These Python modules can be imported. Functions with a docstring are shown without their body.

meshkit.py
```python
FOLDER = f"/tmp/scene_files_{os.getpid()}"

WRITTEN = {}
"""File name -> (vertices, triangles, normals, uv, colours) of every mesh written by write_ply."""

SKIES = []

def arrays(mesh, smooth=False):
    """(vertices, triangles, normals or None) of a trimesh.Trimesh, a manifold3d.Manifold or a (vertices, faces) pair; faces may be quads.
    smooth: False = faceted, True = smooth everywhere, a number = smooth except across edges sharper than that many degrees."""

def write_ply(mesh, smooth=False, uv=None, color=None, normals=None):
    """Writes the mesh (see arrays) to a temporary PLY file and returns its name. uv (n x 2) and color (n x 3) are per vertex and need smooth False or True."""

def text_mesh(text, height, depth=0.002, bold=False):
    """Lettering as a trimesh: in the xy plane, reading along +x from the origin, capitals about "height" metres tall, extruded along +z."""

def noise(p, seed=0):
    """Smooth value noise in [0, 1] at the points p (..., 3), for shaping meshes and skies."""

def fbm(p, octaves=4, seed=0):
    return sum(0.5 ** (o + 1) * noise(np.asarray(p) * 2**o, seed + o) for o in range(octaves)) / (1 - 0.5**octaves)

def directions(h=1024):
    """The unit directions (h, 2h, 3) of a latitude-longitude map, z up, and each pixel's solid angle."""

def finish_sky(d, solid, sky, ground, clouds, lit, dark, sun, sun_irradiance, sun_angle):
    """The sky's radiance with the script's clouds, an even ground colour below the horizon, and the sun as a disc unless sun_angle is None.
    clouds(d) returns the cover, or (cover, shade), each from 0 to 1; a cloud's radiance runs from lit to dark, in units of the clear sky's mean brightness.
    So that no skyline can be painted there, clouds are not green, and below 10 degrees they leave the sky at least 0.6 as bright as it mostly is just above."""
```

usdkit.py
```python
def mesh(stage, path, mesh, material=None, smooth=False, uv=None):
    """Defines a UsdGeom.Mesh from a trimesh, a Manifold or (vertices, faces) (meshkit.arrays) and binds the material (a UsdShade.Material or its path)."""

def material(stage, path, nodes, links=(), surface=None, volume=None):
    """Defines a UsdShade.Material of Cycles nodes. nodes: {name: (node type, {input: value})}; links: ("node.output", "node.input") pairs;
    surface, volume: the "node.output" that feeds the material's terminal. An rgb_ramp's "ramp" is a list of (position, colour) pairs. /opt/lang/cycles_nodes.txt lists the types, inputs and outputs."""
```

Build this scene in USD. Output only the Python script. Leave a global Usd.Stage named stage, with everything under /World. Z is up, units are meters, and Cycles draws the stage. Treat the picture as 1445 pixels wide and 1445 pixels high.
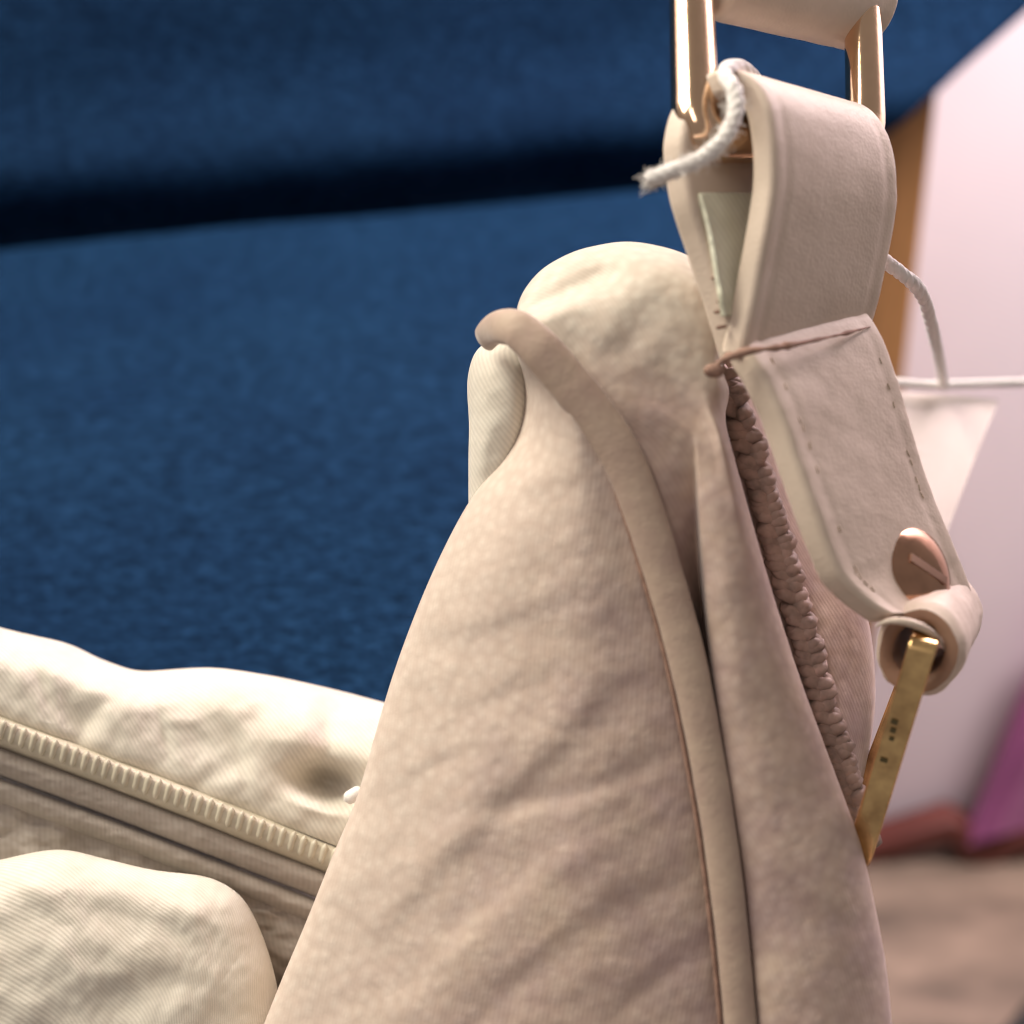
import math, random
import numpy as np
import trimesh
from scipy.interpolate import PchipInterpolator
from scipy.ndimage import gaussian_filter
from pxr import Usd, UsdGeom, UsdLux, UsdShade, Sdf, Gf, Vt
import usdkit, meshkit

random.seed(4)
rng = np.random.default_rng(4)
stage = Usd.Stage.CreateInMemory()
UsdGeom.SetStageUpAxis(stage, UsdGeom.Tokens.z)
UsdGeom.SetStageMetersPerUnit(stage, 1.0)
UsdGeom.Xform.Define(stage, '/World')
UsdGeom.Scope.Define(stage, '/World/Looks')

# ------------------------------------------------------------------ camera
C = np.array([0.0, 0.0, 0.95])
PITCH = math.radians(30)
HALF = math.radians(18.4)
RIGHT = np.array([1.0, 0, 0])
FWD = np.array([0, math.cos(PITCH), -math.sin(PITCH)])
UP = np.array([0, math.sin(PITCH), math.cos(PITCH)])
cam = UsdGeom.Camera.Define(stage, '/World/camera')
m4 = np.eye(4); m4[0, :3], m4[1, :3], m4[2, :3], m4[3, :3] = RIGHT, UP, -FWD, C
cam.AddTransformOp().Set(Gf.Matrix4d(m4.tolist()))
cam.CreateHorizontalApertureAttr(24.0); cam.CreateVerticalApertureAttr(24.0)
FOC = 12.0 / math.tan(HALF)
cam.CreateFocalLengthAttr(FOC)
cam.CreateClippingRangeAttr(Gf.Vec2f(0.02, 50))
cam.CreateFStopAttr(FOC / 6.0)          # about 6 mm of aperture
cam.CreateFocusDistanceAttr(0.318)
cam.CreateExposureAttr(0.0)

# ------------------------------------------------------------------ light: shop lamps overhead, soft room light, an added wall light
dm = usdkit.material(stage, '/World/Looks/room_light', {'b': ('background_shader', {'color': (1.0, 0.87, 0.81), 'strength': 0.25})}, surface='b.background')
dome = UsdLux.DomeLight.Define(stage, '/World/room_light'); dome.CreateIntensityAttr(1.0)
UsdShade.MaterialBindingAPI.Apply(dome.GetPrim()).Bind(dm)

def lamp(name, pos, target, w, h, power, color):
    l = UsdLux.RectLight.Define(stage, '/World/' + name)
    l.CreateWidthAttr(w); l.CreateHeightAttr(h); l.CreateIntensityAttr(power); l.CreateColorAttr(Gf.Vec3f(*color))
    z = np.array(pos, float) - np.array(target, float); z /= np.linalg.norm(z)
    x = np.cross([0, 1, 0.01], z); x /= np.linalg.norm(x); y = np.cross(z, x)
    m = np.eye(4); m[0, :3], m[1, :3], m[2, :3], m[3, :3] = x, y, z, pos
    l.AddTransformOp().Set(Gf.Matrix4d(m.tolist()))
BAG = (0.02, 0.26, 0.80)
lamp('ceiling_lamp', (-0.95, 0.66, 2.0), BAG, 0.85, 0.85, 17.5, (1.0, 0.93, 0.78))
lamp('ceiling_lamp_001', (-0.75, -0.55, 2.4), BAG, 0.25, 1.0, 9.0, (1.0, 0.88, 0.80))
lamp('added_wall_light', (0.72, 0.68, 1.62), (0.62, 1.68, 1.27), 0.5, 0.3, 118, (1.0, 0.93, 0.94))   # added unseen light source that brightens only the pink wall

# ------------------------------------------------------------------ helpers
F = 722.5 / math.tan(HALF)
def cam_to_world(a):
    """(..., 3) of picture column, row and distance along the lens axis -> metres."""
    a = np.asarray(a, float)
    d = a[..., 2:3]
    return C + (a[..., 0:1] - 722.5) / F * d * RIGHT - (a[..., 1:2] - 722.5) / F * d * UP + d * FWD
def P(x, y, d): return cam_to_world(np.array([x, y, d], float))

used = {}
def unique(path):
    n = used.get(path, 0); used[path] = n + 1
    return path if n == 0 else f'{path}_{n:03d}'
def data(prim, **kw):
    for k, v in kw.items():
        if v: prim.SetCustomDataByKey(k, v)
    return prim
def thing(name, label, category, group=None):
    x = UsdGeom.Xform.Define(stage, unique('/World/' + name))
    return data(x.GetPrim(), label=label, category=category, group=group)
def obj(name, mesh, mat, parent=None, smooth=35, uv=None, **kw):
    base = str(parent.GetPath()) if parent is not None else '/World'
    g = usdkit.mesh(stage, unique(base + '/' + name), mesh, mat, smooth=smooth, uv=uv)
    return data(g.GetPrim(), **kw)

def interp_rows(rows, nu, nv, soft=(2, 2)):
    R = np.array(rows, float)                       # r, c, 3
    c = np.arange(R.shape[1]); r = np.arange(R.shape[0])
    A = PchipInterpolator(c, R, axis=1)(np.linspace(0, c[-1], nu))
    A = PchipInterpolator(r, A, axis=0)(np.linspace(0, r[-1], nv))
    for k in range(3):
        A[..., k] = gaussian_filter(A[..., k], soft, mode='nearest')
    return A
def grid_faces(nv, nu, flip=False):
    i = np.arange(nv * nu).reshape(nv, nu)
    q = np.stack([i[:-1, :-1], i[1:, :-1], i[1:, 1:], i[:-1, 1:]], -1).reshape(-1, 4)
    return q[:, ::-1] if flip else q
def grid_normals(W):
    du = np.gradient(W, axis=1); dv = np.gradient(W, axis=0)
    n = np.cross(dv, du); n /= np.maximum(np.linalg.norm(n, axis=-1, keepdims=True), 1e-12)
    return n
def cloth(W, thick=0.0009):
    """A cloth sheet with two faces and a rim; uv in metres along the cloth."""
    nv, nu = W.shape[:2]
    n = grid_normals(W)
    if ((C - W) * n).sum(-1).mean() < 0: n = -n
    B = W - n * thick
    f = grid_faces(nv, nu)
    i = np.arange(nv * nu).reshape(nv, nu)
    ring = np.concatenate([i[0, :-1], i[:-1, -1], i[-1, :0:-1], i[:0:-1, 0]])
    nxt = np.roll(ring, -1); k = nv * nu
    rim = np.stack([ring, nxt, nxt + k, ring + k], 1)
    v = np.vstack([W.reshape(-1, 3), B.reshape(-1, 3)])
    fr = f
    a = W.reshape(-1, 3)[f[:, 0]]; fn = np.cross(W.reshape(-1, 3)[f[:, 1]] - a, W.reshape(-1, 3)[f[:, 2]] - a)
    if (fn * n.reshape(-1, 3)[f[:, 0]]).sum() < 0: fr = f[:, ::-1]
    faces = np.vstack([fr, fr[:, ::-1] + k, rim])
    W0 = W; W = np.stack([gaussian_filter(W0[..., k], 22, mode='nearest') for k in range(3)], -1)
    su = np.concatenate([np.zeros((nv, 1)), np.cumsum(np.linalg.norm(np.diff(W, axis=1), axis=-1), 1)], 1)
    sv = np.concatenate([np.zeros((1, nu)), np.cumsum(np.linalg.norm(np.diff(W, axis=0), axis=-1), 0)], 0)
    uv = np.stack([su, sv], -1).reshape(-1, 2)
    return (v, faces), np.vstack([uv, uv])
def seg_dist(A, poly):
    """distance to a smooth fold line, the side of it, and a taper that fades the fold towards both ends"""
    q = spline([(x, y, 0) for x, y in poly], 60)[:, :2] if len(poly) > 2 else np.linspace(poly[0], poly[1], 60)
    p = A[..., :2]; best = np.full(A.shape[:2], 1e9); k = np.zeros(A.shape[:2]); sgn = np.zeros(A.shape[:2])
    t = np.gradient(q, axis=0); t /= np.linalg.norm(t, axis=1, keepdims=True)
    for i in range(60):
        d = p - q[i]; l = np.hypot(d[..., 0], d[..., 1]); m = l < best
        best[m] = l[m]; k[m] = i / 59.0; sgn[m] = (t[i, 0] * d[..., 1] - t[i, 1] * d[..., 0])[m]
    return best, sgn, np.sin(np.clip(k, 0, 1) * math.pi) ** 0.8
def crease(A, poly, width, depth, side=0.0):
    """Pushes a fold line into the cloth (metres); side tilts the cloth on one flank."""
    d, s, fade = seg_dist(A, poly)
    out = depth * np.exp(-(d / width) ** 2)
    if side: out = out + side * np.exp(-(d / (width * 3.0)) ** 2) * np.tanh(s / width)
    A[..., 2] += out * fade
def sag(A, x, y, rx, ry, depth, rot=0):
    c, s = math.cos(rot), math.sin(rot)
    dx, dy = A[..., 0] - x, A[..., 1] - y
    A[..., 2] += depth * np.exp(-(((dx * c + dy * s) / rx) ** 2 + ((-dx * s + dy * c) / ry) ** 2))
def ripple(A, amp, scale, seed, squash=(1, 1)):
    q = np.stack([A[..., 0] / scale * squash[0], A[..., 1] / scale * squash[1], np.zeros(A.shape[:2])], -1)
    A[..., 2] += amp * (meshkit.fbm(q, 3, seed) - 0.5) * 2

def spline(pts, n):
    pts = np.array(pts, float)
    t = np.r_[0, np.cumsum(np.linalg.norm(np.diff(pts[:, :2], axis=0), axis=1))]
    from scipy.interpolate import CubicSpline, Akima1DInterpolator
    return Akima1DInterpolator(t, pts)(np.linspace(0, t[-1], n))
def frames(path, closed=False):
    t = np.gradient(path, axis=0)
    if closed: t = np.roll(path, -1, 0) - np.roll(path, 1, 0)
    return t / np.linalg.norm(t, axis=1, keepdims=True)
def sweep(path, section, up, closed=False, scale=None):
    """path n x 3 world, section m x 2 (closed loop, metres), up: hint vector(s)."""
    n, m = len(path), len(section)
    t = frames(path, closed); up = np.broadcast_to(np.asarray(up, float), (n, 3))
    a = up - (up * t).sum(1, keepdims=True) * t; a /= np.linalg.norm(a, axis=1, keepdims=True)
    b = np.cross(t, a)
    sc = np.ones(n) if scale is None else np.asarray(scale)
    v = path[:, None] + sc[:, None, None] * (section[None, :, :1] * a[:, None] + section[None, :, 1:] * b[:, None])
    i = np.arange(n * m).reshape(n, m); j = np.roll(i, -1, 1)
    if closed:
        f = np.stack([i, j, np.roll(j, -1, 0), np.roll(i, -1, 0)], -1).reshape(-1, 4); tri = np.vstack([f[:, :3], f[:, [0, 2, 3]]])
        vv = v.reshape(-1, 3)
    else:
        f = np.stack([i[:-1], j[:-1], j[1:], i[1:]], -1).reshape(-1, 4); tri = np.vstack([f[:, :3], f[:, [0, 2, 3]]])
        vv = np.vstack([v.reshape(-1, 3), v[0].mean(0), v[-1].mean(0)])
        k = n * m
        tri = np.vstack([tri, np.stack([np.roll(i[0], -1), i[0], np.full(m, k)], 1), np.stack([i[-1], np.roll(i[-1], -1), np.full(m, k + 1)], 1)])
    me = trimesh.Trimesh(vv, tri, process=False)
    if me.volume < 0: me.invert()
    return me
def circle(r, m=20, squash=1.0):
    a = np.linspace(0, 2 * math.pi, m, endpoint=False)
    return np.stack([r * np.cos(a), r * squash * np.sin(a)], 1)
def round_rect(w, h, r, k=5):
    out = []
    for cx, cy, a0 in ((w/2-r, h/2-r, 0), (-w/2+r, h/2-r, 90), (-w/2+r, -h/2+r, 180), (w/2-r, -h/2+r, 270)):
        for a in np.radians(np.linspace(a0, a0 + 90, k)): out.append((cx + r*math.cos(a), cy + r*math.sin(a)))
    return np.array(out)
def tube(pts, r, m=18, n=80, scale=None):
    path = cam_to_world(spline(pts, n))
    return sweep(path, circle(r, m), FWD * 0.3 + RIGHT * 0.7 + UP * 0.11, scale=scale)
def ribbon(near, far, thick, n=110, m=34, wob=0.0, seed=0, groove=None):
    """A thick leather strip: near and far edge lines as (col, row, dist); rounded edges. Returns the mesh and a function for points on it."""
    N = cam_to_world(spline(near, n)); Fa = cam_to_world(spline(far, n))
    mid = (N + Fa) / 2
    t = frames(mid); w = Fa - N; L = np.linalg.norm(w, axis=1, keepdims=True); w = w / L
    nn = np.cross(t, w); nn /= np.linalg.norm(nn, axis=1, keepdims=True)
    sec = []
    h = thick / 2; r = h * 0.55
    us = np.linspace(0, 1, m)
    top = [(u, h) for u in us]
    V = []
    for i in range(n):
        W = L[i, 0]; row = []
        def add(a, b): row.append(N[i] + w[i] * a + nn[i] * b)
        for u in us:
            a = r + u * (W - 2 * r); b = h
            e = min(a, W - a)
            if groove: b -= groove[1] * math.exp(-((e - groove[0]) / (groove[0] * 0.22)) ** 2)
            add(a, b)
        for q in np.radians(np.linspace(70, 0, 5)): add(W - r + r * math.cos(q), h - r + r * math.sin(q))
        for q in np.radians(np.linspace(0, 70, 5)): add(W - r + r * math.cos(q), -h + r - r * math.sin(q))
        for u in us[::-1]: add(r + u * (W - 2 * r), -h)
        for q in np.radians(np.linspace(70, 0, 5)): add(r - r * math.cos(q), -h + r - r * math.sin(q))
        for q in np.radians(np.linspace(0, 70, 5)): add(r - r * math.cos(q), h - r + r * math.sin(q))
        V.append(row)
    V = np.array(V); k = V.shape[1]
    if wob:
        V = V + ((meshkit.fbm(V / 0.006, 3, seed) - .5) * 2 * wob)[..., None] * nn[:, None]
    i = np.arange(n * k).reshape(n, k); j = np.roll(i, -1, 1)
    f = np.stack([i[:-1], j[:-1], j[1:], i[1:]], -1).reshape(-1, 4); tri = np.vstack([f[:, :3], f[:, [0, 2, 3]]])
    vv = np.vstack([V.reshape(-1, 3), V[0].mean(0), V[-1].mean(0)]); b = n * k
    tri = np.vstack([tri, np.stack([np.roll(i[0], -1), i[0], np.full(k, b)], 1), np.stack([i[-1], np.roll(i[-1], -1), np.full(k, b + 1)], 1)])
    me = trimesh.Trimesh(vv, tri, process=False)
    if me.volume < 0: me.invert()
    face_sign = 1.0 if ((C - mid[n // 2]) @ nn[n // 2]) > 0 else -1.0
    def at(s, a, b=0.0):
        """point at fraction s of the length, a metres in from the near edge, b metres proud of the face that looks to the viewer"""
        x = s * (n - 1); i0 = min(int(x), n - 2); q = x - i0
        o = lambda A: A[i0] * (1 - q) + A[i0 + 1] * q
        return o(N) + o(w) * a + o(nn) * (face_sign * h + face_sign * b), o(t), o(w), o(nn) * face_sign, o(L)[0]
    return me, at
def place(mesh, o, x, y, z):
    M = np.eye(4); M[:3, 0], M[:3, 1], M[:3, 2], M[:3, 3] = x, y, z, o
    q = mesh.copy(); q.apply_transform(M)
    return q
def capsule(a, b, r, m=8):
    a, b = np.array(a, float), np.array(b, float)
    k = np.linspace(0, 1, 9); path = a + (b - a) * k[:, None]
    s = np.sqrt(np.maximum(1 - (2 * k - 1) ** 4, 0.02))
    return sweep(path, circle(r, m), (b - a)[[1, 2, 0]] + np.array([.013, .007, .003]), scale=s)

# ------------------------------------------------------------------ materials
L = '/World/Looks/'
def fabric(name, a, b, rough=0.6, twill=0.0009, twill_h=0.00006, angle=0.6, blotch=55, sheen=0.25, contrast=0.10, fine=900, crumple=0.00025, pebble=0.3, lit_fade=None):
    period = 2 * math.pi / 20
    nodes = {
        'tc': ('texture_coordinate', {}),
        'mp': ('mapping', {'rotation': (0, 0, angle)}),
        'wv': ('wave_texture', {'scale': period / twill, 'distortion': 0.5, 'detail': 2.0, 'detail_scale': 0.6}),
        'n1': ('noise_texture', {'scale': blotch, 'detail': 5.0, 'roughness': 0.62}),
        'n2': ('noise_texture', {'scale': fine, 'detail': 3.0, 'roughness': 0.6}),
        'n3': ('noise_texture', {'scale': blotch * 5, 'detail': 4.0, 'roughness': 0.6}),
        'rp': ('rgb_ramp', {'ramp': [(0.33, a), (0.66, b)]}),
        'mx': ('mix_color', {'blend_type': 'multiply', 'fac': contrast}),
        'mr': ('map_range', {'from_min': 0.0, 'from_max': 1.0, 'to_min': 0.0, 'to_max': 1.0}),
        'b1': ('bump', {'distance': twill_h, 'strength': 0.8}),
        'b2': ('bump', {'distance': crumple, 'strength': 0.6}),
        'vo': ('voronoi_texture', {'scale': 430, 'feature': 'smooth_f1', 'smoothness': 0.5}),
        'rv': ('rgb_ramp', {'ramp': [(0.1, (1.0, 1.0, 1.0)), (0.75, (0.89, 0.85, 0.835))]}),
        'mv': ('mix_color', {'blend_type': 'multiply', 'fac': pebble}),
        'b3': ('bump', {'distance': 0.00012, 'strength': 0.7 * pebble, 'invert': True}),
        'p': ('principled_bsdf', {'roughness': rough, 'sheen_weight': sheen, 'sheen_roughness': 0.5, 'specular_ior_level': 0.25}),
    }
    links = [('tc.UV', 'mp.vector'), ('mp.vector', 'wv.vector'), ('tc.object', 'n1.vector'), ('tc.object', 'n2.vector'), ('tc.object', 'n3.vector'),
             ('n1.fac', 'rp.fac'), ('tc.object', 'vo.vector'), ('vo.distance', 'rv.fac'), ('rp.color', 'mv.a'), ('rv.color', 'mv.b'), ('mv.result', 'mx.a'), ('wv.color', 'mx.b'),
             ('vo.distance', 'b3.height'), ('b2.normal', 'b3.normal'),
             ('wv.fac', 'b1.height'), ('n3.fac', 'b2.height'), ('b3.normal', 'b1.normal'),
             ('b1.normal', 'p.normal'), ('mx.result', 'p.base_color')]
    if lit_fade:      # lit upper or outer hem painted cream, shade and stains painted tan further in
        axis, lo, hi, col = lit_fade
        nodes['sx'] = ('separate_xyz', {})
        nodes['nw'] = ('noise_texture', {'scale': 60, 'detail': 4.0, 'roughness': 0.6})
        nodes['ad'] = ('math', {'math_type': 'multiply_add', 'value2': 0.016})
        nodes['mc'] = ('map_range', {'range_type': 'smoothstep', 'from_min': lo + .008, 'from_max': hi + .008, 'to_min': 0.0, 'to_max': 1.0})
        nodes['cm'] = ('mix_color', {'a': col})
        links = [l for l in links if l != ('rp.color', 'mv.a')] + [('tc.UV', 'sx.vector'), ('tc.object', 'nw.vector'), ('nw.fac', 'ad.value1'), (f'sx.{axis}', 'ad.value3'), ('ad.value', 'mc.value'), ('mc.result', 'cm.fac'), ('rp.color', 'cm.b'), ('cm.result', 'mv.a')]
    return usdkit.material(stage, L + name, nodes, links, surface='p.BSDF')
def leather(name, a, b, rough=0.5, fine=1400):
    nodes = {
        'tc': ('texture_coordinate', {}),
        'n1': ('noise_texture', {'scale': 70, 'detail': 5.0, 'roughness': 0.6}),
        'vo': ('voronoi_texture', {'scale': fine, 'feature': 'f1'}),
        'n2': ('noise_texture', {'scale': 350, 'detail': 4.0, 'roughness': 0.6}),
        'rp': ('rgb_ramp', {'ramp': [(0.35, a), (0.65, b)]}),
        'b1': ('bump', {'distance': 0.00007, 'strength': 0.6}),
        'b2': ('bump', {'distance': 0.00005, 'strength': 0.6}),
        'p': ('principled_bsdf', {'roughness': rough, 'specular_ior_level': 0.35, 'sheen_weight': 0.1}),
    }
    links = [('tc.object', 'n1.vector'), ('tc.object', 'vo.vector'), ('tc.object', 'n2.vector'), ('n1.fac', 'rp.fac'), ('rp.color', 'p.base_color'),
             ('vo.distance', 'b1.height'), ('n2.fac', 'b2.height'), ('b2.normal', 'b1.normal'), ('b1.normal', 'p.normal')]
    return usdkit.material(stage, L + name, nodes, links, surface='p.BSDF')
def plain(name, color, rough=0.6, metal=0.0, var=0.15, scale=40, bump=0.0002, bscale=300, sheen=0.0, stretch=(1, 1, 1)):
    c = np.array(color)
    nodes = {
        'tc': ('texture_coordinate', {}), 'mp': ('mapping', {'scale': stretch}),
        'n1': ('noise_texture', {'scale': scale, 'detail': 5.0, 'roughness': 0.6}),
        'n2': ('noise_texture', {'scale': bscale, 'detail': 4.0, 'roughness': 0.6}),
        'rp': ('rgb_ramp', {'ramp': [(0.3, tuple(c * (1 - var))), (0.7, tuple(np.minimum(c * (1 + var), 1)))]}),
        'b': ('bump', {'distance': bump, 'strength': 0.7}),
        'p': ('principled_bsdf', {'roughness': rough, 'metallic': metal, 'sheen_weight': sheen, 'sheen_roughness': 0.4}),
    }
    links = [('tc.object', 'mp.vector'), ('mp.vector', 'n1.vector'), ('mp.vector', 'n2.vector'), ('n1.fac', 'rp.fac'), ('rp.color', 'p.base_color'), ('n2.fac', 'b.height'), ('b.normal', 'p.normal')]
    return usdkit.material(stage, L + name, nodes, links, surface='p.BSDF')

NYL = dict(twill=0.0008, angle=0.25, blotch=75, contrast=0.03, twill_h=0.000018, pebble=1.0, crumple=0.0002)
STAIN_SHADE = ((0.505, 0.380, 0.350), (0.625, 0.495, 0.405))  # stains of the cream cloth, deepened to carry the end panel's shade
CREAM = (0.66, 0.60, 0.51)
M_NYLON = fabric('cream_nylon', *STAIN_SHADE, **NYL)
M_NYLON_A = fabric('cream_nylon_flank', *STAIN_SHADE, **NYL, lit_fade=('x', .034, .092, (0.66, 0.56, 0.48)))
M_NYLON_B = fabric('cream_nylon_shoulder', *STAIN_SHADE, **NYL, lit_fade=('y', .034, .060, CREAM))
M_NYLON2 = fabric('cream_nylon_front', (0.65, 0.60, 0.515), (0.71, 0.67, 0.585), twill=0.0010, angle=0.75, twill_h=0.00004, contrast=0.12)
M_PIPING = fabric('nylon_piping', (0.43, 0.315, 0.26), (0.51, 0.395, 0.31), twill=0.0009, angle=0.9, blotch=120, contrast=0.05, twill_h=0.00003)
M_TAPE = fabric('taupe_zipper_tape', (0.32, 0.275, 0.24), (0.41, 0.36, 0.315), twill=0.0012, angle=0.0, twill_h=0.00004, contrast=0.08, sheen=0.2)
M_COIL = plain('zipper_coil_cream', (0.52, 0.47, 0.37), rough=0.45, var=0.1, scale=200)
M_BRAID = plain('braided_zipper_edge', (0.34, 0.25, 0.215), rough=0.6, var=0.35, scale=250)
M_LEATHER = leather('cream_leather', (0.60, 0.495, 0.405), (0.67, 0.56, 0.465))
M_LINING = fabric('green_grey_lining', (0.62, 0.62, 0.46), (0.75, 0.75, 0.62), twill=0.0008)
M_EDGE = leather('brown_raw_edge_and_shade', (0.24, 0.13, 0.085), (0.34, 0.20, 0.135), rough=0.6)
M_THREAD = plain('brown_thread', (0.30, 0.18, 0.135), rough=0.8, var=0.3, scale=500)
M_THREAD2 = plain('beige_thread', (0.70, 0.57, 0.47), rough=0.8, var=0.2, scale=500)
M_GOLD = plain('polished_gold', (0.82, 0.58, 0.39), rough=0.15, metal=1.0, var=0.06, scale=90, bump=0.00004, bscale=500)
M_COPPER = plain('copper_gold', (0.52, 0.30, 0.20), rough=0.16, metal=1.0, var=0.15, scale=200, bump=0.00006, bscale=300)
M_BRASS = plain('brushed_gold', (0.82, 0.51, 0.24), rough=0.2, metal=1.0, var=0.4, scale=170, bump=0.00005, bscale=700)
M_DARK = plain('engraving_dark', (0.06, 0.045, 0.015), rough=0.6)
M_COTTON = plain('white_cotton', (0.80, 0.77, 0.74), rough=0.9, var=0.06, scale=400, bump=0.0004, bscale=900, sheen=0.5)
M_CARD = plain('tag_card', (0.56, 0.49, 0.45), rough=0.7, var=0.05, scale=30)
M_WALL = plain('pale_pink_paint', (0.84, 0.72, 0.76), rough=0.6, var=0.04, scale=4)
M_WOOD = plain('orange_brown_wood', (0.40, 0.19, 0.07), rough=0.5, var=0.3, scale=14, stretch=(6, 6, 0.6))
M_REDWOOD = plain('dark_red_wood', (0.12, 0.025, 0.018), rough=0.5, var=0.25, scale=20)
M_FLOOR = plain('worn_brown_floor', (0.25, 0.175, 0.13), rough=0.5, var=0.5, scale=9, stretch=(1, 2.5, 1))
M_MAGENTA = plain('magenta_cloth', (0.40, 0.11, 0.29), rough=0.8, var=0.2, scale=14, sheen=0.2)
M_BLACK = plain('black_rubber', (0.02, 0.018, 0.018), rough=0.7)
# velvet: short pile lying in slightly different directions
vn = {
    'tc': ('texture_coordinate', {}), 'mp': ('mapping', {'scale': (1.0, 1.6, 1.6)}),
    'n1': ('noise_texture', {'scale': 170, 'detail': 7.0, 'roughness': 0.85}),
    'n2': ('noise_texture', {'scale': 9, 'detail': 3.0, 'roughness': 0.5}),
    'n3': ('noise_texture', {'scale': 260, 'detail': 4.0, 'roughness': 0.7}),
    'r1': ('rgb_ramp', {'ramp': [(0.38, (0.0017, 0.0085, 0.0230)), (0.5, (0.0040, 0.0184, 0.0490)), (0.62, (0.0105, 0.038, 0.092))]}),
    'r2': ('rgb_ramp', {'ramp': [(0.3, (0.75, 0.78, 0.85)), (0.7, (1.0, 1.0, 1.0))]}),
    'mx': ('mix_color', {'blend_type': 'multiply', 'fac': 1.0}),
    'b': ('bump', {'distance': 0.002, 'strength': 0.7}),
    'p': ('principled_bsdf', {'roughness': 0.8, 'sheen_weight': 0.22, 'sheen_roughness': 0.35, 'sheen_tint': (0.02, 0.15, 0.32), 'specular_ior_level': 0.04}),
}
M_VELVET = usdkit.material(stage, L + 'blue_velvet', vn, [('tc.object', 'mp.vector'), ('mp.vector', 'n1.vector'), ('tc.object', 'n2.vector'), ('mp.vector', 'n3.vector'), ('n1.fac', 'r1.fac'), ('n2.fac', 'r2.fac'),
                           ('r1.color', 'mx.a'), ('r2.color', 'mx.b'), ('mx.result', 'p.base_color'), ('n3.fac', 'b.height'), ('b.normal', 'p.normal')], surface='p.BSDF')

# ------------------------------------------------------------------ the setting
def box(lo, hi):
    b = trimesh.creation.box(np.array(hi) - np.array(lo)); b.apply_translation((np.array(hi) + np.array(lo)) / 2); return b
obj('floor', box((-1.5, -0.6, -0.02), (1.8, 1.06, 0.0)), M_FLOOR, kind='structure', smooth=False)
obj('wall', box((-1.5, 1.06, -0.02), (1.8, 1.12, 2.2)), M_WALL, kind='structure', smooth=False)

# blue velvet sofa, turned a little: its back runs along A
ang = math.radians(16)
A_ = np.array([math.cos(ang), math.sin(ang), 0]); B_ = np.array([-math.sin(ang), math.cos(ang), 0])   # B_ points to the back
O_ = np.array([-0.26, 0.722, 0.69])
def on_plane(x, y, yloc):
    """local (along, up) where the sight line of a picture point meets the plane of the backrest"""
    dvec = P(x, y, 1.0) - C
    s = ((O_ + B_ * yloc - C) @ B_) / (dvec @ B_)
    q = C + s * dvec - O_
    return q @ A_, q[2]
sofa = thing('sofa', 'dark blue velvet sofa behind the cream bag', 'sofa')
# backrest: face bulges over the crease

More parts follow.
